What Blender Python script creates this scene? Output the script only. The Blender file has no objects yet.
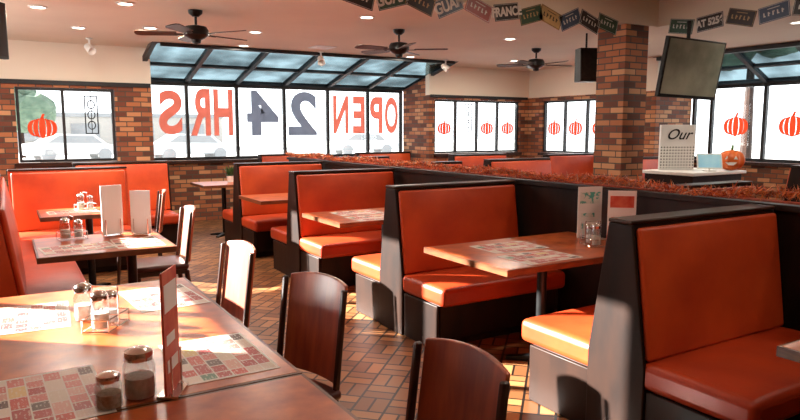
import bpy, bmesh, math, random
from mathutils import Vector, Matrix
random.seed(7)
S=bpy.context.scene
S.view_settings.view_transform='Standard'
COL=S.collection
PI=math.pi

# ---------------------------------------------------------------- materials
def nodes(name):
    m=bpy.data.materials.new(name); m.use_nodes=True
    nt=m.node_tree; nt.nodes.clear()
    out=nt.nodes.new('ShaderNodeOutputMaterial')
    return m,nt,out
def L(nt,a,b): nt.links.new(a,b)
def MA(nt,op,a,b=None,c=None):
    n=nt.nodes.new('ShaderNodeMath'); n.operation=op
    for i,v in enumerate((a,b,c)):
        if v is None: continue
        if isinstance(v,(int,float)): n.inputs[i].default_value=v
        else: L(nt,v,n.inputs[i])
    return n.outputs[0]
def MIX(nt,f,a,b):
    n=nt.nodes.new('ShaderNodeMix'); n.data_type='RGBA'
    for s,v in ((n.inputs[0],f),(n.inputs[6],a),(n.inputs[7],b)):
        if isinstance(v,(int,float)): s.default_value=v
        elif isinstance(v,tuple): s.default_value=(*v,1) if len(v)==3 else v
        else: L(nt,v,s)
    return n.outputs[2]
def coords(nt,kind='Object',scale=(1,1,1)):
    tc=nt.nodes.new('ShaderNodeTexCoord'); mp=nt.nodes.new('ShaderNodeMapping')
    mp.inputs['Scale'].default_value=scale
    L(nt,tc.outputs[kind],mp.inputs[0]); return mp.outputs[0]
def mat(name,col,rough=.5,metal=0,col2=None,scale=8,stretch=(1,1,1),bump=0,bscale=60,coat=0,emit=0,spec=.5,lo=.35,hi=.65,detail=6,crough=.15):
    m,nt,out=nodes(name)
    p=nt.nodes.new('ShaderNodeBsdfPrincipled'); L(nt,p.outputs[0],out.inputs[0])
    p.inputs['Roughness'].default_value=rough; p.inputs['Metallic'].default_value=metal
    p.inputs['Coat Weight'].default_value=coat; p.inputs['Coat Roughness'].default_value=crough
    p.inputs['Specular IOR Level'].default_value=spec
    p.inputs['Base Color'].default_value=(*col,1)
    v=coords(nt,'Object',stretch)
    if col2:
        n=nt.nodes.new('ShaderNodeTexNoise'); n.inputs['Scale'].default_value=scale; n.inputs['Detail'].default_value=detail
        L(nt,v,n.inputs['Vector'])
        r=nt.nodes.new('ShaderNodeValToRGB'); r.color_ramp.elements[0].position=lo; r.color_ramp.elements[1].position=hi
        r.color_ramp.elements[0].color=(*col,1); r.color_ramp.elements[1].color=(*col2,1)
        L(nt,n.outputs['Fac'],r.inputs[0]); L(nt,r.outputs[0],p.inputs['Base Color'])
    if bump:
        n2=nt.nodes.new('ShaderNodeTexNoise'); n2.inputs['Scale'].default_value=bscale; L(nt,v,n2.inputs['Vector'])
        b=nt.nodes.new('ShaderNodeBump'); b.inputs['Strength'].default_value=bump; b.inputs['Distance'].default_value=.01
        L(nt,n2.outputs['Fac'],b.inputs['Height']); L(nt,b.outputs[0],p.inputs['Normal'])
    if emit:
        p.inputs['Emission Color'].default_value=(*col,1); p.inputs['Emission Strength'].default_value=emit
    return m

vinyl=mat('orange_vinyl',(.70,.095,.018),.40,col2=(.40,.034,.008),scale=2.6,bump=.25,bscale=9,coat=.1,lo=.3,hi=.75,crough=.35,spec=.4)
vinylseat=mat('shaded_seat_vinyl',(.56,.062,.012),.40,col2=(.30,.024,.006),scale=2.2,bump=.3,bscale=8,coat=.12,lo=.3,hi=.75,crough=.35,spec=.4)  # darker copy of the booth vinyl; shade on the seats put into its colour
darkwood=mat('dark_stained_wood',(.010,.004,.0025),.5,col2=(.024,.0085,.004),scale=2.5,stretch=(3,3,1),spec=.22)
darkwoodh=mat('dark_rail_wood',(.016,.006,.004),.36,col2=(.05,.017,.008),scale=4,stretch=(1,6,6),spec=.4)
chairwood=mat('mahogany_chair_wood',(.26,.038,.012),.40,col2=(.50,.11,.034),scale=4,stretch=(5,5,.6),bump=.02,bscale=10,coat=1,crough=.36)
framewood=mat('chair_frame_wood',(.02,.008,.006),.35,col2=(.045,.014,.008),scale=8,coat=.2)
blackmetal=mat('black_metal',(.012,.012,.013),.4,metal=.6,col2=(.02,.02,.02),scale=20)
winframe=mat('dark_window_frame',(.012,.014,.017),.5,metal=.2,col2=(.02,.02,.023),scale=10)
chrome=mat('chrome',(.78,.77,.75),.15,metal=1,col2=(.66,.66,.66),scale=15)
ceilm=mat('ceiling_paint',(.72,.64,.52),.85,col2=(.77,.69,.56),scale=1.2,bump=.08,bscale=90)
whitep=mat('white_plastic',(.82,.82,.80),.4,col2=(.76,.76,.74),scale=5)
tabletop=mat('rust_laminate',(.30,.045,.010),.30,col2=(.66,.16,.038),scale=8,coat=.22,lo=.3,hi=.7,detail=10,crough=.28,spec=.4)
tableedge=mat('wood_table_edge',(.10,.03,.012),.35,col2=(.18,.06,.02),scale=10,stretch=(1,1,6))
blackvinyl=mat('dark_red_vinyl',(.10,.015,.01),.4,col2=(.06,.01,.008),scale=4,coat=.2)
fanwood=mat('fan_blade_wood',(.035,.018,.011),.4,col2=(.07,.035,.02),scale=10,stretch=(1,6,6))
sugar=mat('sugar_granules',(.65,.60,.52),.8,col2=(.8,.77,.7),scale=80)
spice=mat('pepper_granules',(.30,.20,.12),.8,col2=(.5,.38,.26),scale=90)
papercard=mat('white_card',(.90,.89,.86),.6,col2=(.85,.84,.81),scale=3)
cardteal=mat('teal_print',(.10,.45,.38),.6,col2=(.75,.78,.72),scale=22,lo=.45,hi=.5)
cardred=mat('red_print',(.55,.05,.03),.5,col2=(.70,.18,.1),scale=14)
screenm=mat('screen_painted_reflection',(.14,.17,.14),.10,col2=(.46,.50,.41),scale=1.6,coat=1,crough=.04)  # pale mottling painted in for the reflection on the screen
bluescreen=mat('blue_screen',(.25,.55,.7),.3,col2=(.5,.75,.8),scale=4,emit=.3)
pumpk=mat('pumpkin_skin',(.75,.16,.02),.5,col2=(.6,.1,.01),scale=6)
green=mat('leaf_green',(.03,.10,.03),.6,col2=(.06,.16,.04),scale=10)
asphalt=mat('parking_asphalt',(.45,.45,.44),.9,col2=(.5,.5,.49),scale=1)
bldg=mat('pale_building',(.34,.32,.30),.8,col2=(.38,.36,.33),scale=1)
carpaint=mat('car_paint',(.44,.46,.48),.3,col2=(.48,.50,.52),scale=1,coat=.3)
carred=mat('car_paint_silver',(.50,.49,.48),.3,col2=(.54,.53,.52),scale=1,coat=.3)
darkglass=mat('dark_glass',(.20,.21,.22),.1,col2=(.24,.25,.26),scale=1)
tvglass=mat('dark_tv_glass',(.02,.02,.022),.1,col2=(.03,.03,.032),scale=1)
foliage=mat('tree_foliage',(.05,.09,.06),.8,col2=(.11,.16,.11),scale=3)
lampm=mat('lamp_glow',(1,.9,.75),.5,col2=(1,.92,.8),scale=3,emit=14)
leafO=mat('garland_orange',(.85,.27,.07),.45,col2=(.70,.14,.03),scale=30)
leafR=mat('garland_red',(.50,.08,.03),.4,col2=(.30,.04,.015),scale=30)
leafB=mat('garland_tan',(.70,.50,.34),.5,col2=(.35,.16,.08),scale=30)

def decal(name,col,f=.5):
    m,nt,out=nodes(name)
    d=nt.nodes.new('ShaderNodeBsdfDiffuse'); t=nt.nodes.new('ShaderNodeBsdfTranslucent'); x=nt.nodes.new('ShaderNodeMixShader')
    v=coords(nt); n=nt.nodes.new('ShaderNodeTexNoise'); n.inputs['Scale'].default_value=6; L(nt,v,n.inputs['Vector'])
    c=MIX(nt,n.outputs['Fac'],col,tuple(k*.75 for k in col))
    L(nt,c,d.inputs[0]); L(nt,c,t.inputs[0]); x.inputs[0].default_value=f
    L(nt,d.outputs[0],x.inputs[1]); L(nt,t.outputs[0],x.inputs[2]); L(nt,x.outputs[0],out.inputs[0]); return m
decred=decal('window_paint_red',(.78,.36,.29),.88)
decblue=decal('window_paint_grey_blue',(.38,.39,.44),.85)
decpump=decal('window_paint_orange',(.92,.24,.13),.85)
platecols={k:mat('plate_'+k,c,.4,col2=tuple(min(1,a*1.3) for a in c),scale=8) for k,c in dict(green=(.03,.07,.045),black=(.02,.018,.018),blue=(.04,.07,.12),red=(.24,.04,.03),yellow=(.42,.28,.12),white=(.6,.58,.53)).items()}

def glass(name,tint,gl,rough=.02,dark=.8,sc=.8):
    m,nt,out=nodes(name)
    t=nt.nodes.new('ShaderNodeBsdfTransparent'); g=nt.nodes.new('ShaderNodeBsdfGlossy'); x=nt.nodes.new('ShaderNodeMixShader')
    g.inputs['Roughness'].default_value=rough
    v=coords(nt); n=nt.nodes.new('ShaderNodeTexNoise'); n.inputs['Scale'].default_value=sc; L(nt,v,n.inputs['Vector'])
    r=nt.nodes.new('ShaderNodeValToRGB'); r.color_ramp.elements[0].position=.35; r.color_ramp.elements[1].position=.65; L(nt,n.outputs['Fac'],r.inputs[0])
    r.color_ramp.elements[0].color=(*tuple(k*dark for k in tint),1); r.color_ramp.elements[1].color=(*tint,1)
    L(nt,r.outputs[0],t.inputs[0]); x.inputs[0].default_value=gl
    L(nt,t.outputs[0],x.inputs[1]); L(nt,g.outputs[0],x.inputs[2]); L(nt,x.outputs[0],out.inputs[0]); return m
clearglass=glass('clear_glass',(.97,.98,.98),.05,.02,1)
tintglass=glass('tinted_roof_glass',(.42,.50,.52),.02,.5,.5,1.6)
jarglass=glass('jar_glass',(.92,.94,.94),.14)

def brick_nodes(nt):
    tc=nt.nodes.new('ShaderNodeNewGeometry'); sp=nt.nodes.new('ShaderNodeSeparateXYZ'); L(nt,tc.outputs['Position'],sp.inputs[0])
    s=MA(nt,'ADD',sp.outputs[0],sp.outputs[1]); cb=nt.nodes.new('ShaderNodeCombineXYZ'); L(nt,s,cb.inputs[0]); L(nt,sp.outputs[2],cb.inputs[1])
    b=nt.nodes.new('ShaderNodeTexBrick'); L(nt,cb.outputs[0],b.inputs['Vector'])
    b.inputs['Scale'].default_value=1; b.inputs['Brick Width'].default_value=.20; b.inputs['Row Height'].default_value=.07
    b.inputs['Mortar Size'].default_value=.007; b.inputs['Mortar Smooth'].default_value=.1; b.inputs['Bias'].default_value=0
    b.inputs['Color1'].default_value=(0,0,0,1); b.inputs['Color2'].default_value=(1,1,1,1); b.inputs['Mortar'].default_value=(.5,.5,.5,1)
    r=nt.nodes.new('ShaderNodeValToRGB'); r.color_ramp.interpolation='LINEAR'; L(nt,b.outputs['Color'],r.inputs[0])
    r.color_ramp.elements[0].color=(.09,.030,.017,1); r.color_ramp.elements[1].color=(.60,.31,.15,1)
    e=r.color_ramp.elements.new(.3); e.color=(.20,.055,.025,1); e=r.color_ramp.elements.new(.6); e.color=(.42,.14,.05,1)
    c=MIX(nt,b.outputs['Fac'],r.outputs[0],(.08,.06,.045))
    return c,b.outputs['Fac'],sp.outputs[2]
def brickmat(name,thr=None):
    m,nt,out=nodes(name); p=nt.nodes.new('ShaderNodeBsdfPrincipled'); L(nt,p.outputs[0],out.inputs[0]); p.inputs['Roughness'].default_value=.75
    c,f,z=brick_nodes(nt)
    bm=nt.nodes.new('ShaderNodeBump'); bm.inputs['Strength'].default_value=.6; bm.inputs['Distance'].default_value=.01; bm.invert=True
    if thr:
        k=MA(nt,'GREATER_THAN',z,thr); c=MIX(nt,k,c,(.80,.72,.60)); f=MA(nt,'MULTIPLY',f,MA(nt,'SUBTRACT',1,k))
    L(nt,c,p.inputs['Base Color']); L(nt,f,bm.inputs['Height']); L(nt,bm.outputs[0],p.inputs['Normal']); return m
brick=brickmat('brick'); brickwall=brickmat('brick_and_cream',2.12)
def dottedmat():
    m,nt,out=nodes('dotted_print'); p=nt.nodes.new('ShaderNodeBsdfPrincipled'); L(nt,p.outputs[0],out.inputs[0])
    sp=nt.nodes.new('ShaderNodeSeparateXYZ'); L(nt,coords(nt,'Object',(26,26,26)),sp.inputs[0])
    fx=MA(nt,'SUBTRACT',MA(nt,'FRACT',sp.outputs[0]),.5); fz=MA(nt,'SUBTRACT',MA(nt,'FRACT',sp.outputs[2]),.5)
    r2=MA(nt,'ADD',MA(nt,'MULTIPLY',fx,fx),MA(nt,'MULTIPLY',fz,fz))
    L(nt,MIX(nt,MA(nt,'LESS_THAN',r2,.07),(.8,.8,.77),(.08,.08,.08)),p.inputs['Base Color']); return m
dotted=dottedmat()

def floormat():
    m,nt,out=nodes('basketweave_tile'); p=nt.nodes.new('ShaderNodeBsdfPrincipled'); L(nt,p.outputs[0],out.inputs[0])
    g=nt.nodes.new('ShaderNodeNewGeometry'); mp=nt.nodes.new('ShaderNodeMapping'); mp.inputs['Rotation'].default_value=(0,0,PI/4); mp.inputs['Scale'].default_value=(5.6,5.6,1)
    L(nt,g.outputs['Position'],mp.inputs[0]); sp=nt.nodes.new('ShaderNodeSeparateXYZ'); L(nt,mp.outputs[0],sp.inputs[0])
    u,v=sp.outputs[0],sp.outputs[1]
    cx=MA(nt,'FLOOR',u); cy=MA(nt,'FLOOR',v); fx=MA(nt,'FRACT',u); fy=MA(nt,'FRACT',v)
    par=MA(nt,'FLOORED_MODULO',MA(nt,'ADD',cx,cy),2); inv=MA(nt,'SUBTRACT',1,par)
    a=MA(nt,'ADD',MA(nt,'MULTIPLY',fx,inv),MA(nt,'MULTIPLY',fy,par)); b=MA(nt,'ADD',MA(nt,'MULTIPLY',fy,inv),MA(nt,'MULTIPLY',fx,par))
    a2=MA(nt,'MULTIPLY',a,2); pid=MA(nt,'FLOOR',a2); fa=MA(nt,'FRACT',a2)
    e1=MA(nt,'LESS_THAN',MA(nt,'MINIMUM',fa,MA(nt,'SUBTRACT',1,fa)),.075)
    e2=MA(nt,'LESS_THAN',MA(nt,'MINIMUM',b,MA(nt,'SUBTRACT',1,b)),.04)
    e=MA(nt,'MAXIMUM',e1,e2)
    cb=nt.nodes.new('ShaderNodeCombineXYZ'); L(nt,cx,cb.inputs[0]); L(nt,cy,cb.inputs[1]); L(nt,pid,cb.inputs[2])
    w=nt.nodes.new('ShaderNodeTexWhiteNoise'); L(nt,cb.outputs[0],w.inputs['Vector'])
    c=MIX(nt,w.outputs['Value'],(.16,.058,.021),(.42,.19,.072)); c=MIX(nt,e,c,(.012,.007,.005))
    L(nt,c,p.inputs['Base Color']); p.inputs['Roughness'].default_value=.42; p.inputs['Specular IOR Level'].default_value=.3
    return m
floorm=floormat()
def placematmat():
    m,nt,out=nodes('printed_placemat'); p=nt.nodes.new('ShaderNodeBsdfPrincipled'); L(nt,p.outputs[0],out.inputs[0])
    tc=nt.nodes.new('ShaderNodeTexCoord')
    b=nt.nodes.new('ShaderNodeTexBrick'); L(nt,tc.outputs['Generated'],b.inputs['Vector'])
    b.inputs['Scale'].default_value=1; b.inputs['Brick Width'].default_value=.145; b.inputs['Row Height'].default_value=.165; b.offset=.3; b.squash=1.5; b.squash_frequency=2
    b.inputs['Mortar Size'].default_value=.008; b.inputs['Color1'].default_value=(0,0,0,1); b.inputs['Color2'].default_value=(1,1,1,1); b.inputs['Mortar'].default_value=(.5,.5,.5,1)
    r=nt.nodes.new('ShaderNodeValToRGB'); r.color_ramp.interpolation='CONSTANT'
    els=[(0,(.42,.05,.05)),(.14,(.66,.54,.46)),(.27,(.60,.18,.15)),(.36,(.16,.22,.30)),(.42,(.74,.66,.58)),(.52,(.12,.07,.06)),(.60,(.66,.36,.30)),(.68,(.55,.08,.06)),(.76,(.70,.52,.22)),(.83,(.68,.60,.50)),(.90,(.12,.25,.16)),(.94,(.70,.44,.38))]
    r.color_ramp.elements[0].color=(*els[0][1],1); r.color_ramp.elements[1].position=els[1][0]; r.color_ramp.elements[1].color=(*els[1][1],1)
    for po,c in els[2:]:
        e=r.color_ramp.elements.new(po); e.color=(*c,1)
    L(nt,b.outputs['Color'],r.inputs[0])
    n=nt.nodes.new('ShaderNodeTexNoise'); n.inputs['Scale'].default_value=26; n.inputs['Detail'].default_value=4; L(nt,tc.outputs['Generated'],n.inputs['Vector'])
    wv=nt.nodes.new('ShaderNodeTexWave'); wv.bands_direction='Y'; wv.inputs['Scale'].default_value=9; L(nt,tc.outputs['Generated'],wv.inputs['Vector'])
    k=MA(nt,'MULTIPLY',MA(nt,'GREATER_THAN',n.outputs['Fac'],.55),MA(nt,'GREATER_THAN',wv.outputs['Fac'],.5))
    c=MIX(nt,MA(nt,'MULTIPLY',k,.6),r.outputs[0],(.80,.74,.66))
    c=MIX(nt,b.outputs['Fac'],c,(.74,.70,.64))
    sp=nt.nodes.new('ShaderNodeSeparateXYZ'); L(nt,tc.outputs['Generated'],sp.inputs[0])
    ex=MA(nt,'MINIMUM',sp.outputs[0],MA(nt,'SUBTRACT',1,sp.outputs[0])); ey=MA(nt,'MINIMUM',sp.outputs[1],MA(nt,'SUBTRACT',1,sp.outputs[1]))
    k=MA(nt,'LESS_THAN',MA(nt,'MINIMUM',ex,ey),.03); c=MIX(nt,k,c,(.78,.75,.70))
    L(nt,c,p.inputs['Base Color']); p.inputs['Roughness'].default_value=.5; return m
matpaper=placematmat()

# ---------------------------------------------------------------- mesh builder
class MB:
    def __init__(s): s.v=[]; s.f=[]; s.m=[]
    def add(s,vs,fs,mi=0,M=None):
        o=len(s.v)
        for v in vs:
            v=Vector(v); s.v.append(M@v if M else v)
        for f in fs: s.f.append([i+o for i in f]); s.m.append(mi)
        return s
    def box(s,x0,x1,y0,y1,z0,z1,mi=0,M=None):
        return s.add([(x0,y0,z0),(x1,y0,z0),(x1,y1,z0),(x0,y1,z0),(x0,y0,z1),(x1,y0,z1),(x1,y1,z1),(x0,y1,z1)],
          [(0,3,2,1),(4,5,6,7),(0,1,5,4),(1,2,6,5),(2,3,7,6),(3,0,4,7)],mi,M)
    def prism(s,poly,axis,a,b,mi=0,M=None):
        n=len(poly)
        def P(p,t): return {'x':(t,p[0],p[1]),'y':(p[0],t,p[1]),'z':(p[0],p[1],t)}[axis]
        vs=[P(p,a) for p in poly]+[P(p,b) for p in poly]
        fs=[tuple(range(n)),tuple(range(n,2*n))]+[(i,(i+1)%n,(i+1)%n+n,i+n) for i in range(n)]
        return s.add(vs,fs,mi,M)
    def lathe(s,prof,seg=20,mi=0,M=None):
        vs=[];fs=[]
        for r,z in prof:
            for i in range(seg):
                t=2*PI*i/seg; vs.append((r*math.cos(t),r*math.sin(t),z))
        for j in range(len(prof)-1):
            for i in range(seg):
                k=(i+1)%seg; fs.append((j*seg+i,j*seg+k,(j+1)*seg+k,(j+1)*seg+i))
        if prof[0][0]>1e-4: fs.append(tuple(range(seg)))
        if prof[-1][0]>1e-4: fs.append(tuple(range((len(prof)-1)*seg,len(prof)*seg)))
        return s.add(vs,fs,mi,M)
    def tube(s,p0,p1,r0,r1=None,seg=8,mi=0):
        r1=r0 if r1 is None else r1
        p0=Vector(p0);p1=Vector(p1); d=p1-p0
        q=d.to_track_quat('Z','Y').to_matrix().to_4x4(); M=Matrix.Translation(p0)@q
        return s.lathe([(r0,0),(r1,d.length)],seg,mi,M)
    def pad(s,w,d,t,crown,M=None,nx=10,ny=6,mi=0):
        vs=[];fs=[]
        for lay in (0,1):
            for j in range(ny+1):
                for i in range(nx+1):
                    u=i/nx*2-1; v=j/ny*2-1
                    vs.append((u*w/2,v*d/2,0 if lay==0 else t+crown*(1-u**4)*(1-v**4)))
        N=(nx+1)*(ny+1); idx=lambda l,i,j:l*N+j*(nx+1)+i
        for l in (0,1):
            for j in range(ny):
                for i in range(nx): fs.append((idx(l,i,j),idx(l,i+1,j),idx(l,i+1,j+1),idx(l,i,j+1)))
        for i in range(nx):
            for j in (0,ny): fs.append((idx(0,i,j),idx(0,i+1,j),idx(1,i+1,j),idx(1,i,j)))
        for j in range(ny):
            for i in (0,nx): fs.append((idx(0,i,j),idx(0,i,j+1),idx(1,i,j+1),idx(1,i,j)))
        return s.add(vs,fs,mi,M)
    def obj(s,name,mats,parent=None,loc=None,rot=None,bevel=0,seg=2,smooth=False,angle=40,**props):
        me=bpy.data.meshes.new(name); me.from_pydata([tuple(v) for v in s.v],[],s.f)
        if not isinstance(mats,(list,tuple)): mats=[mats]
        for m in mats: me.materials.append(m)
        bm=bmesh.new(); bm.from_mesh(me)
        bm.faces.ensure_lookup_table()
        for i,f in enumerate(bm.faces): f.material_index=s.m[i]
        bmesh.ops.recalc_face_normals(bm,faces=bm.faces); bm.to_mesh(me); bm.free()
        if smooth or bevel:
            me.polygons.foreach_set('use_smooth',[True]*len(me.polygons)); me.set_sharp_from_angle(angle=math.radians(angle))
        o=bpy.data.objects.new(name,me); COL.objects.link(o)
        if parent: o.parent=parent
        if loc is not None: o.location=loc
        if rot is not None: o.rotation_euler=rot
        if bevel:
            b=o.modifiers.new('bevel','BEVEL'); b.width=bevel; b.segments=seg; b.limit_method='ANGLE'; b.angle_limit=math.radians(40)
        for k,v in props.items(): o[k]=v
        return o
def empty(name,loc=(0,0,0),rot=(0,0,0),**props):
    e=bpy.data.objects.new(name,None); e.empty_display_size=.1; COL.objects.link(e); e.location=loc; e.rotation_euler=rot
    for k,v in props.items(): e[k]=v
    return e
def clone(root,loc,rot=None,**props):
    def rec(src,par):
        n=src.copy()
        if par: n.parent=par
        COL.objects.link(n)
        for c in list(src.children):
            rec(c,n)
        return n
    n=rec(root,None); n.location=loc
    if rot is not None: n.rotation_euler=rot
    for k,v in props.items(): n[k]=v
    return n
def struct(o): o['kind']='structure'; return o
def text_mesh(txt,size,offset=0,mirror=False,shear=0):
    cu=bpy.data.curves.new('t','FONT'); cu.body=txt; cu.size=size; cu.align_x='CENTER'; cu.align_y='CENTER'; cu.offset=offset; cu.extrude=.002; cu.shear=shear
    o=bpy.data.objects.new('t',cu); COL.objects.link(o); bpy.context.view_layer.update()
    me=bpy.data.meshes.new_from_object(o.evaluated_get(bpy.context.evaluated_depsgraph_get()))
    bpy.data.objects.remove(o)
    if mirror:
        for v in me.vertices: v.co.x*=-1
        me.flip_normals()
    return me

CZ=2.65; OY=9.25
# ---------------------------------------------------------------- room shell
struct(MB().box(-1.45,10.1,-1.65,11.1,-.12,0).obj('floor',floorm,label='brown basketweave tile restaurant floor'))
c=MB(); c.box(-1.45,9.05,5,OY,CZ,CZ+.35); c.box(-1.45,1.85,OY,10.1,CZ,CZ+.35); c.box(6.62,9.05,OY,10.1,CZ,CZ+.35)
c.box(6.4,9.05,-1.65,5,CZ,CZ+.35); c.box(-1.45,6.4,-1.65,5,CZ+.3,CZ+.35)
struct(c.obj('ceiling',ceilm))
w=MB()
w.box(-1.45,.15,10,10.12,0,CZ); w.box(.15,1.36,10,10.12,0,1.06); w.box(.15,1.36,10,10.12,2.06,CZ); w.box(1.36,1.85,10,10.12,0,CZ)
struct(w.obj('wall_far',brickwall))
w=MB(); w.box(6.62,6.74,10,10.12,0,CZ); w.box(6.74,8.76,10,10.12,0,1.06); w.box(6.74,8.76,10,10.12,2.05,CZ); w.box(8.76,9.12,10,10.12,0,CZ)
struct(w.obj('wall_far_side',brickwall))
rs=(2.24-2.65)/(10.9-OY)
w=MB(); w.box(1.73,6.74,10.9,11.02,0,1.0)
for a,b in ((1.73,1.85),(6.62,6.74)): w.prism([(10.12,0),(10.9,0),(10.9,2.24),(10.12,2.65+rs*(10.12-OY))],'x',a,b)
struct(w.obj('wall_bay',brick))
w=MB(); w.box(9,9.12,7,7.4,0,CZ); w.box(9,9.12,7.4,9.6,0,1.06); w.box(9,9.12,7.4,9.6,2.05,CZ); w.box(9,9.12,9.6,10,0,CZ)
w.box(9,9.12,-1.65,3,0,CZ)
struct(w.obj('wall_right',brickwall))
w=MB(); w.box(9.9,10.02,2.9,7.12,0,1.0)
w.prism([(9.12,0),(9.9,0),(9.9,2.2),(9.12,2.6)],'y',7.0,7.12); w.prism([(9.12,0),(9.9,0),(9.9,2.2),(9.12,2.6)],'y',2.9,3.0)
struct(w.obj('wall_right_bay',brick))
w=MB(); LW=[(3.75,4.95,1.80),(5.12,7.0,2.6),(7.15,9.4,2.6)]  # unseen side windows, sized and spaced to shape the sun patches
ys=[-1.65]+[q for p in LW for q in p[:2]]+[10.12]; tops=[p[2] for p in LW]
for i in range(0,len(ys)-1):
    if i%2==0: w.box(-1.45,-1.3,ys[i],ys[i+1],0,CZ+.3)
    else: w.box(-1.45,-1.3,ys[i],ys[i+1],0,1.0); w.box(-1.45,-1.3,ys[i],ys[i+1],tops[i//2],CZ+.3)
struct(w.obj('wall_left',brickwall))
struct(MB().box(-1.3,9,-1.65,-1.5,0,CZ+.3).obj('wall_back',brickwall))
w=MB(); w.box(3.60,3.68,.3,9.2,0,1.06); w.box(3.575,3.705,.28,9.22,1.06,1.095)
struct(w.obj('wall_partition',darkwood,bevel=.004,label='low dark wood divider wall'))

wn=[0]
def window(M,w,h,bounds,glassm=clearglass,fr=.04,dep=.06,rails=()):
    wn[0]+=1
    f=MB()
    f.box(0,w,-dep/2,dep/2,0,fr); f.box(0,w,-dep/2,dep/2,h-fr,h)
    for x in bounds:
        a,b=(x-fr/2,x+fr/2) if 0<x<w else ((0,fr) if x<=0 else (w-fr,w))
        f.box(a,b,-dep/2,dep/2,fr,h-fr)
    for r in rails: f.box(fr,w-fr,-dep/3,dep/3,r-fr/3,r+fr/3)
    o=f.obj('window_%d'%wn[0],winframe); o.matrix_world=M; o['kind']='structure'
    MB().box(fr,w-fr,-.004,.004,fr,h-fr).obj('glass',glassm,parent=o)
    return o
def T(x,y,z,rz=0,rx=0): return Matrix.Translation((x,y,z))@Matrix.Rotation(rz,4,'Z')@Matrix.Rotation(rx,4,'X')
window(T(.16,10.06,1.065),1.19,.99,[0,.55,1.19],fr=.035)
B=[1.85,2.56,3.38,4.22,5.05,5.87,6.62]
window(T(1.855,10.95,1.005),4.76,1.24,[b-1.855 for b in B[:-1]]+[4.76],fr=.05)
d=Vector((0,OY-.05-10.9,.42)); rl=d.length; tilt=math.atan2(-d.y,d.z)
window(Matrix.Translation((1.75,10.96,2.26))@Matrix.Rotation(tilt,4,'X'),4.97,rl+.04,[0]+[b-1.75 for b in B[1:-1]]+[4.97],tintglass,fr=.065,dep=.07,rails=(.8,))
window(T(6.745,10.06,1.065),2.01,.98,[0,.5,1.0,1.5,2.01],fr=.035)
window(T(9.06,9.595,1.065,-PI/2),2.19,.98,[0,.55,1.1,1.65,2.19],fr=.035)
BR=[7.0,6.65,5.77,4.9,4.0,3.0]
window(T(9.95,6.995,1.005,-PI/2),3.99,1.2,[6.995-b for b in BR[:-1]]+[3.99],fr=.05)
d2=math.hypot(.93,.45); t2=math.atan2(.93,.45)
window(Matrix.Translation((9.97,7.1,2.21))@Matrix.Rotation(-PI/2,4,'Z')@Matrix.Rotation(t2,4,'X'),4.2,d2+.04,[0,.45,1.33,2.2,3.1,4.2],tintglass,fr=.07,dep=.07,rails=(.5,))
for y0,y1,tp in LW:
    window(T(-1.375,y0+.005,1.005,PI/2),y1-y0-.01,tp-1.01,[0,(y1-y0)/2,y1-y0-.01],fr=.04)
tn=[0]
def trim(*b,m=darkwoodh):
    tn[0]+=1; return struct(MB().box(*b).obj('trim_%d'%tn[0],m,bevel=.004))
trim(.1,1.41,9.94,9.998,1.0,1.06); trim(6.72,8.8,9.94,9.998,1.0,1.06); trim(1.86,6.61,10.84,10.898,.95,1.0)
trim(8.94,8.998,7.35,9.65,1.0,1.06); trim(9.84,9.898,3.01,6.99,.95,1.0)
trim(1.85,6.62,OY-.04,OY+.02,2.6,2.648,m=winframe); trim(8.95,9.04,3,7,2.585,2.645,m=winframe)
trim(-1.2,1.84,9.97,9.998,2.09,2.15,m=winframe); trim(6.64,8.95,9.97,9.998,2.08,2.13,m=winframe)

cm=MB().box(5.9,6.27,5.02,5.42,0,CZ-.002).obj('brick_column',brick,label='square red brick column beside the divider wall',category='column')
MB().box(5.885,6.285,5.005,5.435,0,.14).obj('column_plinth',darkwood,parent=cm,bevel=.005)

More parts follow.
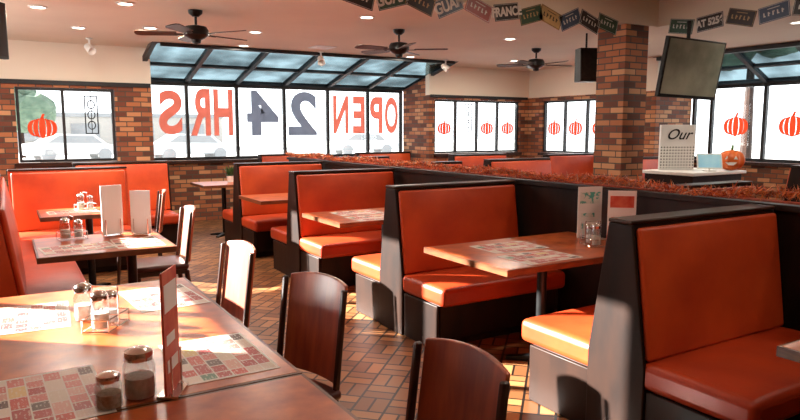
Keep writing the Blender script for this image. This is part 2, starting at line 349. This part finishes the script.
# ---------------------------------------------------------------- booths
def booth(name,width,sides=(1,-1),depth=.44,label='',ends=True,**kw):
    e=empty(name,label=label,category='booth seat',**kw)
    hw=width/2
    if len(sides)==2: prof=[(-.15,0),(-.15,.42),(-.06,1.07),(.06,1.07),(.15,.42),(.15,0)]
    else: prof=[(-.06,0),(-.06,1.07),(.06,1.07),(.15,.42),(.15,0)]
    g=.02 if ends else 0
    MB().prism(prof,'x',-hw+g,hw-g).obj('back_panel',darkwood if ends else vinyl,parent=e)
    if ends:
        prof2=[(y*1.12 if y>0 or len(sides)==2 else y-.01,z) for y,z in prof]
        for s in (-1,1):
            a=s*hw; b=s*(hw-.019)
            MB().prism(prof2,'x',min(a,b),max(a,b)).obj('end_panel',darkwood,parent=e,bevel=.006,seg=3)
    MB().box(-hw-.004,hw+.004,-.068,.068,1.071,1.090).obj('top_rail',darkwoodh,parent=e,bevel=.007,seg=3)
    for s in sides:
        up=Vector((0,-s*.09,.65)).normalized(); outv=Vector((0,s*.65,.09)).normalized()
        M=Matrix(((1,0,0,0),(0,up.y,outv.y,0),(0,up.z,outv.z,0),(0,0,0,1)))
        M=Matrix.Translation((0,s*.104,.752))@M
        MB().pad(width-.045,.61,.035,.022,M,12,8).obj('backrest_cushion',vinyl,parent=e,bevel=.018,seg=4,angle=60)
        cy=s*(.135+depth/2+.02)
        MB().pad(width-.015,depth+.05,.13,.016,Matrix.Translation((0,cy,.32)),12,6).obj('seat_cushion',vinylseat,parent=e,bevel=.035,seg=5,angle=60)
        y0,y1=sorted((s*.19,s*(.19+depth-.09)))
        m=MB(); m.box(-hw+.04,hw-.04,y0,y1,.07,.318)
        ya,yb2=sorted((s*.19,s*(.19+depth-.15))); m.box(-hw+.06,hw-.06,ya,yb2,0,.07)
        m.obj('seat_base',darkwood,parent=e,bevel=.004)
        for q in (-1,1):
            a=q*(hw-.014); b=q*(hw-.036)
            y0,y1=sorted((s*.17,s*(.17+depth-.07)))
            MB().box(min(a,b),max(a,b),y0,y1,0,.318).obj('seat_side_panel',darkwood,parent=e,bevel=.006)
    return e
BX=2.98
b0=booth('restaurant_booth',1.14,depth=.5,label='double-sided orange vinyl booth with dark wood frame',group='orange booths along the divider')
b0.location=(BX,2.04,0)
for y in (4.15,6.1,7.94): clone(b0,(BX,y,0))
G2='orange booths behind the divider'
for x,y in ((4.55,3.1),(4.55,7.0),(4.55,8.9),(6.9,8.9),(8.35,6.6),(8.35,8.2),(8.35,4.1),(6.3,7.2)): clone(b0,(x,y,0),label='dark-framed orange booth behind the low divider wall',group=G2)
b1=booth('restaurant_booth',1.12,sides=(1,),depth=.5,label='orange booth set beneath the lettered bay windows',group=G2)
b1.location=(6.0,10.6,0); b1.rotation_euler=(0,0,PI)
clone(b1,(4.2,10.65,0)); clone(b0,(1.28,9.1,0),label='orange booth beside the brick wall near the bay',group=G2)
ban=booth('banquette',3.0,sides=(1,),depth=.38,ends=False,label='long orange vinyl banquette along the side wall'); ban.location=(-.12,5.75,0); ban.rotation_euler=(0,0,-PI/2)
ban2=booth('banquette',1.14,sides=(1,),depth=.4,ends=False,label='orange vinyl banquette beneath the pumpkin window'); ban2.location=(.58,7.9,0); ban2.rotation_euler=(0,0,PI)

# ---------------------------------------------------------------- tables
def table(x0,x1,y0,y1,legs=1,label='',px=None):
    e=empty('dining_table',((x0+x1)/2,(y0+y1)/2,0),label=label,category='table')
    a=(x1-x0)/2;b=(y1-y0)/2
    MB().box(-a+.012,a-.012,-b+.012,b-.012,.718,.75).obj('tabletop',tabletop,parent=e)
    m=MB(); m.box(-a,a,-b,-b+.0115,.713,.749); m.box(-a,a,b-.0115,b,.713,.749); m.box(-a,-a+.0115,-b+.0115,b-.0115,.713,.749); m.box(a-.0115,a,-b+.0115,b-.0115,.713,.749)
    m.obj('table_edge',tableedge,parent=e)
    for i in range(legs):
        cx=(px if px is not None else 0) if legs==1 else 0
        cy=0 if legs==1 else (-b*.5+b*i)
        M=Matrix.Translation((cx,cy,0))
        MB().lathe([(.10,.706),(.10,.718),(.032,.69),(.032,.04),(.05,.03)],16,0,M).obj('table_column',blackmetal,parent=e,smooth=True)
        f=MB()
        for k in range(4):
            R=M@Matrix.Rotation(k*PI/2+PI/4,4,'Z'); f.prism([(0,.0),(.22,.0),(.22,.018),(0,.045)],'y',-.025,.025,0,R)
        f.obj('table_foot',blackmetal,parent=e)
    return e
LB='rust-orange laminate table with wood edge in an orange booth'
table(2.27,3.55,2.66,3.48,1,LB); table(2.27,3.55,4.72,5.5,1,LB); table(2.27,3.55,6.62,7.38,1,LB)
table(2.27,3.55,.38,1.22,1,LB)
table(2.25,3.0,8.85,9.6,1,'dark square table near the bay windows')
table(-.15,.75,1.84,3.39,2,'long rust-orange laminate table with printed placemats')
table(-.15,.75,.3,1.832,2,'rust-orange laminate table pushed against another')
table(.12,.92,4.34,5.14,1,'square rust-orange table beside the banquette',px=.18)
table(.22,.84,6.35,7.0,1,'small rust-orange table beside the corner banquette',px=.1)

# ---------------------------------------------------------------- chairs
ch=empty('dining_chair',label='wooden dining chair with curved mahogany back and dark legs',category='chair',group='wooden dining chairs')
MB().pad(.42,.40,.04,.012,Matrix.Translation((0,.0,.435)),8,8).obj('seat',blackvinyl,parent=ch,bevel=.015,seg=4,angle=60)
f=MB(); f.box(-.19,.19,-.18,.18,.395,.434); f.obj('seat_frame',framewood,parent=ch,bevel=.005)
for sx in (-1,1):
    MB().tube((sx*.17,.165,.395),(sx*.185,.19,0),.02,.014,10).obj('leg',framewood,parent=ch,smooth=True)
    MB().tube((sx*.175,-.185,.42),(sx*.185,-.24,0),.02,.014,10).obj('leg',framewood,parent=ch,smooth=True)
    m=MB(); m.prism([(-.19,.42),(-.165,.42),(-.222,.87),(-.245,.87)],'x',sx*.188-.011,sx*.188+.011); m.obj('back_post',framewood,parent=ch,bevel=.006)
def curved(u0,u1,z0,z1,th,topc=.02,n=10):
    vs=[];fs=[]
    zs=[z0+(z1-z0)*k/6 for k in range(7)]
    for side in (0,1):
        for z in zs:
            for i in range(n+1):
                u=u0+(u1-u0)*i/n; zz=z+(topc*(1-(u/.2)**2) if z==zs[-1] else 0)
                y=-.182-(zz-.42)*.13-.035*(1-(u/.2)**2)-(th if side else 0)
                vs.append((u,y,zz))
    N=7*(n+1); I=lambda s,j,i:s*N+j*(n+1)+i
    for s in (0,1):
        for j in range(6):
            for i in range(n): fs.append((I(s,j,i),I(s,j,i+1),I(s,j+1,i+1),I(s,j+1,i)))
    for i in range(n):
        for j in (0,6): fs.append((I(0,j,i),I(0,j,i+1),I(1,j,i+1),I(1,j,i)))
    for j in range(6):
        for i in (0,n): fs.append((I(0,j,i),I(0,j+1,i),I(1,j+1,i),I(1,j,i)))
    return vs,fs
m=MB(); m.add(*curved(-.176,.176,.48,.875,.016,topc=.025,n=14))
m.obj('backrest',chairwood,parent=ch,smooth=True,angle=50,bevel=.004)
def chairat(bx,by,ang,first=False):
    r=PI/2+math.radians(ang); off=Matrix.Rotation(r,3,'Z')@Vector((0,-.22,0)); loc=(bx-off.x,by-off.y,0)
    if first: ch.location=loc; ch.rotation_euler=(0,0,r); return ch
    return clone(ch,loc,(0,0,r))
chairat(1.02,1.41,3,True); chairat(1.05,2.46,16); chairat(1.02,3.42,6); chairat(1.19,5.30,-2); chairat(1.3,6.9,-8)

# ---------------------------------------------------------------- table items
def placemat(x,y,rot=0,z=.7505):
    return MB().box(-.21,.21,-.145,.145,0,.0012).obj('placemat',matpaper,loc=(x,y,z),rot=(0,0,rot),label='printed paper placemat with red and beige advert blocks',category='placemat',group='paper placemats')
for a in ((.56,2.12,PI/2),(.06,2.03,PI/2+.04),(.57,3.02,PI/2+.08),(.04,2.96,PI/2-.05),(.36,4.6,.1),(.72,4.62,PI/2),(.5,6.66,.05),(2.68,2.85,.03),(2.74,3.2,-.03),(2.68,4.9,.02),(2.7,5.25,0),(2.7,.98,0),(.5,1.2,PI/2)): placemat(*a)

def jar(x,y,z=.7515,r=.035,h=.12,fill=sugar,name='sugar_jar',label='glass sugar jar with chrome lid',cat='jar'):
    e=empty(name,(x,y,z),label=label,category=cat)
    MB().lathe([(r*.9,0),(r,.006),(r,h*.62),(r*.82,h*.76),(r*.82,h*.78)],18).obj('jar_body',jarglass,parent=e,smooth=True)
    MB().lathe([(r*.86,.004),(r*.90,.01),(r*.90,h*.42)],16).obj('jar_contents',fill,parent=e,smooth=True)
    MB().lathe([(r*.9,h*.76),(r*.92,h*.85),(r*.85,h*.92),(r*.5,h*.985),(.004,h)],18).obj('jar_lid',chrome,parent=e,smooth=True)
    return e
def caddy(x,y,rot=0,z=.7515):
    e=empty('condiment_caddy',(x,y,z),(0,0,rot),label='chrome wire condiment rack on a dining table',category='condiment rack')
    m=MB(); w,d=.085,.05
    for zz in (.006,.05):
        for p,q in (((-w,-d),(w,-d)),((w,-d),(w,d)),((w,d),(-w,d)),((-w,d),(-w,-d)),((0,-d),(0,d))): m.tube((*p,zz),(*q,zz),.0025,seg=6)
    for px,py in ((-w,-d),(w,-d),(w,d),(-w,d)): m.tube((px,py,0),(px,py,.05),.0025,seg=6)
    m.obj('wire_basket',chrome,parent=e,smooth=True)
    h=MB(); h.tube((0,-d,.006),(0,-d,.16),.0028,seg=6); h.tube((0,-d,.16),(0,d,.16),.0028,seg=6); h.tube((0,d,.16),(0,d,.006),.0028,seg=6)
    h.obj('wire_handle',chrome,parent=e,smooth=True)
    c,s=math.cos(rot),math.sin(rot)
    def at(lx,ly): return x+c*lx-s*ly,y+s*lx+c*ly
    a=at(-.043,0); jar(*a,z=z+.009,r=.034,h=.145)
    a=at(.043,0); jar(*a,z=z+.009,r=.03,h=.125,fill=papercard,name='salt_shaker',label='small glass salt shaker with chrome cap',cat='salt shaker')
    return e
caddy(.29,2.66,1.0); caddy(.36,4.98,.2); caddy(3.24,2.96,1.2); caddy(3.3,5.1,1.4); caddy(3.3,7.0,1.4); caddy(.62,6.8,.3)
jar(.285,1.9,r=.044,h=.145,fill=sugar,label='large glass sugar dispenser with chrome lid')
jar(.20,1.865,r=.035,h=.10,fill=spice,name='pepper_shaker',label='small glass pepper shaker with chrome cap',cat='pepper shaker')
jar(.23,2.81,r=.038,h=.15)
def menu(x,y,rot,h=.33,w=.15,mats=(papercard,cardred),z=.7515,label='tall printed table menu standing in a chrome holder'):
    e=empty('table_menu',(x,y,z),(0,0,rot),label=label,category='menu')
    b=MB(); b.box(-w*.4,w*.4,-.03,.03,0,.008); b.tube((-w*.35,-.012,.005),(-w*.35,-.012,.12),.003,seg=6); b.tube((w*.35,-.012,.005),(w*.35,-.012,.12),.003,seg=6); b.obj('menu_stand',chrome,parent=e,smooth=True)
    MB().box(-w/2,w/2,-.003,.003,.012,h).obj('menu_card',mats[0],parent=e)
    for s in (-1,1):
        y0,y1=sorted((s*.0032,s*.0042))
        p=MB(); p.box(-w*.42,w*.42,y0,y1,h*.68,h*.90); p.box(-w*.36,w*.36,y0,y1,h*.2,h*.3); p.box(-w*.36,w*.2,y0,y1,h*.42,h*.5)
        p.obj('menu_print',mats[1],parent=e)
    return e
menu(.37,1.88,PI/2-.50,.36,.13,(cardred,papercard),label='slim red and white table menu in a chrome holder')
menu(.62,4.98,.3,.36,.15,(papercard,papercard),label='white card menu standing on the table'); menu(.80,4.92,-.5,.32,.14,(papercard,papercard),label='white card menu standing on the table')
menu(3.42,3.16,-.3,.36,.18,(papercard,cardteal),label='white and teal printed menu card against the divider'); menu(3.46,2.92,-.7,.35,.18,(papercard,cardred),label='white and red printed menu card against the divider')

# ---------------------------------------------------------------- ceiling fans
fan=empty('ceiling_fan',(1.67,6.64,CZ-.001),label='dark five-blade ceiling fan hanging from the cream ceiling',category='ceiling fan',group='ceiling fans')
MB().lathe([(.07,0),(.065,-.03),(.03,-.06)],18).obj('canopy',blackmetal,parent=fan,smooth=True)
MB().tube((0,0,-.05),(0,0,-.15),.013,seg=10).obj('downrod',blackmetal,parent=fan,smooth=True)
MB().lathe([(.03,-.14),(.10,-.155),(.12,-.19),(.12,-.235),(.08,-.265),(.045,-.28),(.04,-.31),(.001,-.32)],24).obj('motor_housing',blackmetal,parent=fan,smooth=True)
for k in range(5):
    R=Matrix.Rotation(k*2*PI/5+.3,4,'Z')@Matrix.Translation((0,0,-.225))@Matrix.Rotation(.2,4,'X')
    MB().prism([(.18,-.05),(.52,-.068),(.56,-.05),(.57,0),(.56,.05),(.52,.068),(.18,.05)],'z',-.004,.004,0,R).obj('blade',fanwood,parent=fan)
    MB().prism([(.10,-.012),(.2,-.03),(.2,.03),(.10,.012)],'z',-.009,-.0045,0,R).obj('blade_bracket',blackmetal,parent=fan)
clone(fan,(4.0,6.68,CZ-.001),(0,0,.35)); clone(fan,(6.6,7.2,CZ-.001),(0,0,.7))

dl=empty('recessed_downlight',(.35,7.2,CZ),label='round recessed ceiling downlight glowing warm white',category='ceiling light',group='recessed downlights')
MB().lathe([(.085,-.001),(.085,-.008),(.065,-.012),(.062,-.001)],24).obj('downlight_ring',whitep,parent=dl,smooth=True)
MB().lathe([(.06,-.001),(.06,-.004)],20).obj('downlight_lens',lampm,parent=dl)
def lamp(par,pw):
    l=bpy.data.lights.new('lamp','AREA'); l.shape='DISK'; l.size=.12; l.energy=pw; l.color=(1,.87,.71)
    o=bpy.data.objects.new('lamp_light',l); COL.objects.link(o); o.parent=par; o.location=(0,0,-.02)
lights=[(1.03,6.6),(.8,8.4),(1.5,8.0),(2.63,7.7),(3.27,6.1),(4.4,8.3),(5.6,6.6),(7.4,8.6),(2.9,9.0),(5.6,9.0),(7.4,4.0),(7.4,6.0)]
ds=[dl]+[clone(dl,(x,y,CZ)) for x,y in lights]; fill_dn=[clone(dl,(x,y,CZ+.3)) for x,y in ((1.5,3.8),(4.5,3.8),(1.5,1.2),(4.5,1.2),(3.0,-.4))]  # downlights in the raised recess are unseen, added to fill the near area
for d_ in ds: lamp(d_,20)
for d_ in fill_dn: lamp(d_,11)
sh=empty('track_spotlight',(1.0,9.3,CZ),(0,0,.4),label='small white ceiling spotlight head',category='spotlight',group='white spotlight heads')
MB().lathe([(.04,0),(.04,-.015),(.012,-.02),(.012,-.09)],14).obj('spot_mount',whitep,parent=sh,smooth=True)
MB().lathe([(.02,-.08),(.045,-.06),(.055,.07),(.05,.07),(.02,0)],16,0,Matrix.Translation((0,0,-.13))@Matrix.Rotation(2.2,4,'X')).obj('spot_head',whitep,parent=sh,smooth=True)
clone(sh,(4.1,9.1,CZ),(0,0,-.3)); clone(sh,(6.35,9.1,CZ),(0,0,.5)); clone(sh,(7.6,5.4,CZ),(0,0,.9))
MB().box(-.15,.15,-.15,.15,-.012,0).box(-.12,.12,-.10,-.08,-.016,-.012).box(-.12,.12,-.02,0,-.016,-.012).box(-.12,.12,.06,.08,-.016,-.012).obj('air_vent',whitep,loc=(3.9,8.6,CZ-.001),label='white square ceiling air vent with louvres',category='air vent')

# ---------------------------------------------------------------- license plates
def plate(x,y,z,rz,tilt,col,txt,tc):
    e=MB().box(-.15,.15,-.002,.002,-.078,.078).obj('license_plate',platecols[col],loc=(x,y,z),rot=(0,tilt,rz),bevel=.001,
        label='%s licence plate hung on the ceiling beam edge'%{'green':'dark green','black':'black','blue':'dark blue','red':'dark red','yellow':'dull yellow','white':'off-white'}[col],category='license plate',group='license plates on the ceiling beam')
    rim=MB()
    for b in ((-.143,.143,.069,.072),(-.143,.143,-.072,-.069),(-.143,-.140,-.069,.069),(.140,.143,-.069,.069)): rim.box(b[0],b[1],-.0035,-.0022,b[2],b[3])
    rim.obj('plate_border',platecols[tc],parent=e)
    if txt:
        me=text_mesh(txt,.30/max(3.0,len(txt)*.58),.003)
        for v in me.vertices: v.co.x*=1.15; v.co.y*=1.35
        me.materials.append(platecols[tc])
        t=bpy.data.objects.new('plate_lettering',me); COL.objects.link(t); t.parent=e; t.location=(0,-.0045,0); t.rotation_euler=(PI/2,0,0)
    else:
        st=MB()
        for k in range(5): st.box(-.102+k*.044,-.090+k*.044,-.0035,-.0022,-.022,.018); st.box(-.090+k*.044,-.080+k*.044,-.0035,-.0022,(-.022,-.002,.008)[k%3],(-.012,.008,.018)[k%3])
        st.box(-.06,.06,-.0035,-.0022,.042,.048)
        st.obj('plate_characters',platecols[tc],parent=e)
L1=[(2.60,'black','','white'),(2.92,'green','GUAM','white'),(3.21,'black','','yellow'),(3.52,'blue','GUAM','white'),(3.86,'red','','white'),(4.19,'black','FRANCE','white'),(4.50,'green','','yellow'),(4.76,'yellow','','black'),(5.03,'blue','','white'),(5.31,'black','','white'),(5.58,'green','','white')]
for i,(x,c_,t_,tc) in enumerate(L1): plate(x,4.9965,2.60 if i==0 else 2.615,0,(.22,-.28,.32,-.40,.34)[i%5] if t_!='FRANCE' else -.16,c_,t_,tc)
L2=[(4.70,'green','','white'),(4.36,'black','AT 5256','white'),(4.02,'black','','yellow'),(3.69,'blue','','white'),(3.36,'black','','white')]
for i,(y,c_,t_,tc) in enumerate(L2): plate(6.3965,y,2.615,-PI/2,(.16,-.10,.25,-.15)[i%4],c_,t_,tc)

# ---------------------------------------------------------------- TV, speaker
tv=empty('wall_television',(6.33,4.5,2.14),(0,0,-.1),label='black flat television hung from the ceiling beside the brick column',category='television')
Mt=Matrix.Rotation(.16,4,'X')@Matrix.Rotation(.03,4,'Y')
MB().box(-.43,.43,-.02,.03,-.31,.31,0,Mt).obj('tv_body',blackmetal,parent=tv,bevel=.006)
MB().box(-.405,.405,-.0225,-.0205,-.275,.29,0,Mt).obj('tv_screen',screenm,parent=tv)
MB().box(-.12,.12,.03,.06,-.12,.12,0,Mt).tube((0,.06,.05),(0,.06,.508),.02,seg=10).obj('tv_mount',blackmetal,parent=tv)
sp=empty('wall_speaker',(6.08,5.75,2.27),(0,0,-.4),label='black speaker hanging from the ceiling beside the column',category='speaker')
MB().prism([(-.1,-.2),(.1,-.2),(.1,.2),(-.07,.2)],'x',-.11,.11).obj('speaker_cabinet',blackmetal,parent=sp,bevel=.01)
MB().tube((0,.02,.2),(0,.02,.38),.012,seg=8).obj('speaker_bracket',blackmetal,parent=sp)
tv2=empty('wall_television',(-.18,6.5,2.36),(0,0,.9),label='black television hung from the ceiling over the banquette',category='television')
MB().box(-.4,.4,-.02,.03,-.25,.23).obj('tv_body',blackmetal,parent=tv2,bevel=.006)
MB().box(-.38,.38,-.0225,-.0205,-.23,.21).obj('tv_screen',tvglass,parent=tv2)
MB().tube((0,.02,.2),(0,.02,.288),.02,seg=10).obj('tv_mount',blackmetal,parent=tv2)

# ---------------------------------------------------------------- window letters & decals
for chh,x,m,hh,zc in (('S',2.30,decred,.70,1.77),('R',2.77,decred,.76,1.78),('H',3.15,decred,.76,1.78),('4',3.83,decblue,.76,1.78),('2',4.56,decblue,.76,1.78),('N',5.31,decred,.68,1.77),('E',5.68,decred,.68,1.77),('P',6.05,decred,.68,1.77),('O',6.38,decred,.68,1.77)):
    me=text_mesh(chh,.98,.030,True); me.materials.append(m)
    xs=[v.co.x for v in me.vertices]; zs=[v.co.y for v in me.vertices]; cx=(min(xs)+max(xs))/2; cz=(min(zs)+max(zs))/2; w_=max(xs)-min(xs); h_=max(zs)-min(zs)
    tw={'S':.36,'R':.33,'H':.32,'4':.56,'2':.54,'N':.31,'E':.25,'P':.27,'O':.29}[chh]
    for v in me.vertices: v.co.x=(v.co.x-cx)*tw/w_; v.co.y=(v.co.y-cz)*hh/h_
    o=bpy.data.objects.new('window_letter',me); COL.objects.link(o); o.location=(x,10.938,zc); o.rotation_euler=(PI/2,0,0)
    o['label']='%s letter painted backwards on the bay window glass'%('faded grey-blue' if m is decblue else 'faded red'); o['category']='sign letter'; o['group']='painted opening-hours lettering'
def pumpkin_decal(x,y,z,rz,s=1.0):
    m=MB(); a,b=.175,.135
    cuts=[-1,-.66,-.26,.26,.66,1]
    for k in range(5):
        l=cuts[k]+(.035 if k else 0); r=cuts[k+1]-(.035 if k<4 else 0); n=14; pts=[]
        hb=b*(1-.08*abs(k-2))
        for i in range(n+1):
            t=-PI/2+PI*i/n; pts.append((a*r*max(.2,math.cos(t))**.5*s,hb*math.sin(t)*s))
        for i in range(n+1):
            t=PI/2-PI*i/n; pts.append((a*l*max(.2,math.cos(t))**.5*s,hb*math.sin(t)*s))
        m.prism(pts,'y',-.001,.001)
    o=m.obj('pumpkin_decal',decpump,loc=(x,y,z),rot=(0,0,rz),label='orange pumpkin shape stuck on the window glass',category='window decal',group='pumpkin window decals')
    MB().prism([(-.018*s,.13*s),(.018*s,.13*s),(.035*s,.185*s),(.008*s,.19*s)],'y',-.001,.001).obj('pumpkin_stem',decpump,parent=o)
pumpkin_decal(.45,10.05,1.52,0,1.0)
for x in (6.99,7.99,8.5): pumpkin_decal(x,10.045,1.52,0,.85)
for y in (9.32,8.77,8.2,7.65): pumpkin_decal(9.045,y,1.52,-PI/2,.95)
for y in (6.22,5.34,4.45): pumpkin_decal(9.93,y,1.55,-PI/2,1.15)
def ironpanel(x,y,z):
    m=MB()
    for a,b,c_,d_ in ((-.085,-.07,-.26,.26),(.07,.085,-.26,.26),(-.085,.085,.246,.26),(-.085,.085,-.26,-.246),(-.005,.005,-.26,.26)): m.box(a,b,-.004,.004,c_,d_)
    for zc in (-.14,0,.14):
        n=16
        for i in range(n):
            t=2*PI*i/n;t2_=2*PI*(i+1)/n; m.tube((.045*math.cos(t),0,zc+.055*math.sin(t)),(.045*math.cos(t2_),0,zc+.055*math.sin(t2_)),.008,seg=5)
    m.tube((0,0,.26),(0,0,.35),.003,seg=5)
    m.obj('hanging_iron_ornament',blackmetal,loc=(x,y,z),label='black scrolled iron ornament hanging in the window',category='window ornament')
ironpanel(1.05,9.99,1.7); ironpanel(7.5,9.99,1.72)

# ---------------------------------------------------------------- garland
g=MB()
N=6000; y0,y1=1.5,9.2
for i in range(N):
    y=y0+(y1-y0)*i/N; k=abs(math.sin(y*PI*.8))
    c0=Vector((3.60+.025*math.sin(y*4),y,1.124+.030*k))
    dv=Vector((random.gauss(0,1),random.gauss(0,1),random.gauss(0,1))).normalized()
    cc=c0+dv*random.uniform(.002,.038)
    a=Vector((random.gauss(0,1),random.gauss(0,1),random.gauss(0,1))).normalized()*random.uniform(.016,.048)
    b=a.cross(dv).normalized()*random.uniform(.002,.0055)
    pts=[cc-a,cc+b,cc+a,cc-b]
    for p in pts:
        p.z=max(p.z,1.1)
    g.add(pts,[(0,1,2,3)],random.choice((0,0,0,1,1,2)))
gl=g.obj('tinsel_garland',[leafO,leafR,leafB],label='orange and red tinsel garland draped along the divider top',category='garland')
MB().tube((3.615,1.48,1.108),(3.615,9.19,1.108),.008,seg=8).obj('garland_core',leafR,parent=gl)

# ---------------------------------------------------------------- counter
CT=.98
cn=empty('serving_counter',(7.6,5.3,0),label='dark counter with pale worktop near the side windows',category='counter')
MB().box(-.5,.5,-.35,.35,0,CT-.04).obj('counter_body',darkwood,parent=cn,bevel=.005); MB().box(-.54,.54,-.39,.39,CT-.039,CT).obj('worktop',whitep,parent=cn,bevel=.006)
sg=empty('counter_sign',(7.52,5.5,CT+.002),(0,0,-.5),label='white sign board with cursive lettering and dotted lower panel',category='sign')
MB().box(-.23,.23,-.02,.02,0,.58).obj('sign_board',whitep,parent=sg,bevel=.004)
me=text_mesh('Our',.19,.001,shear=.45); me.materials.append(blackmetal); t=bpy.data.objects.new('sign_lettering',me); COL.objects.link(t); t.parent=sg; t.location=(0,-.025,.45); t.rotation_euler=(PI/2,0,0)
MB().box(-.22,.22,-.0225,-.0205,.02,.31).obj('dotted_panel',dotted,parent=sg)
pm=empty('pumpkin',(7.97,5.02,CT+.002),label='orange carved pumpkin with white face on the counter',category='pumpkin')
m=MB(); n=40; vs=[];fs=[]
for j in range(13):
    ph=PI*j/12
    for i in range(n):
        th=2*PI*i/n; rr=.155*(1+.07*math.cos(th*9))*max(0,math.sin(ph))**.8; vs.append((rr*math.cos(th),rr*math.sin(th),.13-.13*math.cos(ph)))
for j in range(12):
    for i in range(n): fs.append((j*n+i,j*n+(i+1)%n,(j+1)*n+(i+1)%n,(j+1)*n+i))
m.add(vs,fs); m.obj('pumpkin_body',pumpk,parent=pm,smooth=True)
MB().tube((0,0,.245),(.015,0,.32),.02,.014,8).obj('stem',green,parent=pm,smooth=True)
fd=Vector((-.85,-.53,0)).normalized(); sd=Vector((fd.y*-1,fd.x,0))
m=MB()
for q in (-1,1):
    c0=fd*.150+sd*.05*q+Vector((0,0,.16)); m.add([c0+sd*.025+Vector((0,0,-.015)),c0-sd*.025+Vector((0,0,-.015)),c0+Vector((0,0,.03))],[(0,1,2)])
c0=fd*.157+Vector((0,0,.09)); m.add([c0+sd*.07+Vector((0,0,.02)),c0-sd*.07+Vector((0,0,.02)),c0-sd*.03-Vector((0,0,.02)),c0+sd*.03-Vector((0,0,.02))],[(0,1,2,3)])
m.obj('pumpkin_face',whitep,parent=pm)
tb=empty('payment_tablet',(7.55,5.03,CT+.002),(0,0,-.7),label='pale blue tablet screen on a white stand on the counter',category='tablet')
MB().box(-.15,.15,-.01,.01,.03,.23,0,Matrix.Rotation(-.35,4,'X')).obj('tablet_body',whitep,parent=tb,bevel=.004)
MB().box(-.135,.135,-.0125,-.0105,.045,.215,0,Matrix.Rotation(-.35,4,'X')).obj('tablet_screen',bluescreen,parent=tb)
MB().box(-.07,.07,-.03,.09,0,.012).tube((0,.03,.01),(0,.04,.1),.01,seg=8).obj('tablet_stand',whitep,parent=tb)
pl=empty('potted_plant',(2.75,9.3,.752),label='small green plant in a white pot on a table',category='plant')
MB().lathe([(.04,0),(.055,.09),(.05,.09),(.045,.075)],16).obj('pot',whitep,parent=pl,smooth=True)
m=MB()
for i in range(60):
    th=random.uniform(0,2*PI); h=random.uniform(.1,.26); r=random.uniform(.02,.12); a=Vector((r*math.cos(th),r*math.sin(th),h)); s_=Vector((-math.sin(th),math.cos(th),0))*.02
    b_=Vector((0,0,.07)); mid=(a+b_)/2; m.add([b_,mid+s_,a,mid-s_],[(0,1,2,3)])
m.obj('leaves',green,parent=pl)

# ---------------------------------------------------------------- exterior
struct(MB().box(-60,70,-30,90,-.3,-.13).obj('ground',asphalt,label='pale parking lot outside',category='ground'))
def building(x,y,w,dd,h,lab):
    bl=empty('roadside_building',(x,y,-.13),label=lab,category='building')
    MB().box(-w/2,w/2,0,dd,0,h).obj('building_walls',bldg,parent=bl); m=MB(); k=max(1,int(w//4))
    for i in range(k): m.box(-w/2+.4+i*4,-w/2+2.4+i*4,-.06,-.01,.8,min(2.4,h-.5))
    m.obj('building_windows',darkglass,parent=bl); MB().box(-w/2-.1,w/2+.1,-.1,dd+.1,h,h+.3).obj('building_roof',darkglass,parent=bl)
building(2,56,28,8,2.6,'low building across the parking lot'); building(-9.5,19.0,3,8.5,10,'unseen tall building added to keep sun off the bay')  # second building is out of view, added to block sun from the bay
def car(x,y,rz,paint,lab):
    e=empty('parked_car',(x,y,-.13),(0,0,rz),label=lab,category='car')
    MB().prism([(-2.2,.35),(2.2,.35),(2.25,.75),(1.5,.9),(.9,1.38),(-.9,1.42),(-1.6,.98),(-2.2,.9)],'y',-.85,.85).obj('car_body',paint,parent=e,bevel=.06,seg=3)
    MB().prism([(1.25,.93),(.8,1.3),(-.8,1.34),(-1.35,.98)],'y',-.862,.862).obj('car_window',darkglass,parent=e)
    for wx in (-1.35,1.35):
        for wy in (-.8,.8): MB().tube((wx,wy-.1,.33),(wx,wy+.1,.33),.33,seg=20).obj('wheel',darkglass,parent=e)
car(8.5,36,.1,carpaint,'grey car parked outside the windows'); car(3,38,.2,carred,'silver car parked outside the windows'); car(20,38,-.1,carpaint,'grey car parked outside the windows')
def tree(x,y,s):
    e=empty('street_tree',(x,y,-.13),label='leafy tree standing beyond the windows',category='tree')
    MB().tube((0,0,0),(0,0,3*s),.18*s,.1*s,10).obj('trunk',darkwood,parent=e)
    bm=bmesh.new()
    for k in range(7):
        M=Matrix.Translation((random.uniform(-1,1)*s,random.uniform(-1,1)*s,(3.2+random.uniform(-.4,1.6))*s)); bmesh.ops.create_icosphere(bm,subdivisions=3,radius=random.uniform(.9,1.4)*s,matrix=M)
    for v in bm.verts: v.co+=Vector((random.uniform(-.12,.12),random.uniform(-.12,.12),random.uniform(-.12,.12)))*s
    me=bpy.data.meshes.new('canopy'); bm.to_mesh(me); bm.free(); me.materials.append(foliage); o=bpy.data.objects.new('foliage',me); COL.objects.link(o); o.parent=e
tree(.9,44,.8); tree(28,17,1.5)

# ---------------------------------------------------------------- light
W=bpy.data.worlds.new('world'); S.world=W; W.use_nodes=True
bg=W.node_tree.nodes['Background']; bg.inputs[0].default_value=(.93,.96,1,1); bg.inputs[1].default_value=3.5
sun=bpy.data.lights.new('sun','SUN'); sun.energy=64; sun.angle=.010; sun.color=(1,.95,.88)
so=bpy.data.objects.new('sun',sun); COL.objects.link(so); so.rotation_euler=Vector((1,-.85,-.49)).to_track_quat('-Z','Y').to_euler(); so.location=(-5,3,5)

cam=bpy.data.cameras.new('camera'); cam.lens=655/800*36; cam.sensor_width=36; cam.clip_start=.02
co=bpy.data.objects.new('camera',cam); COL.objects.link(co); co.location=(0,0,1.5); co.rotation_euler=(math.radians(83),0,math.radians(-31))
S.camera=co
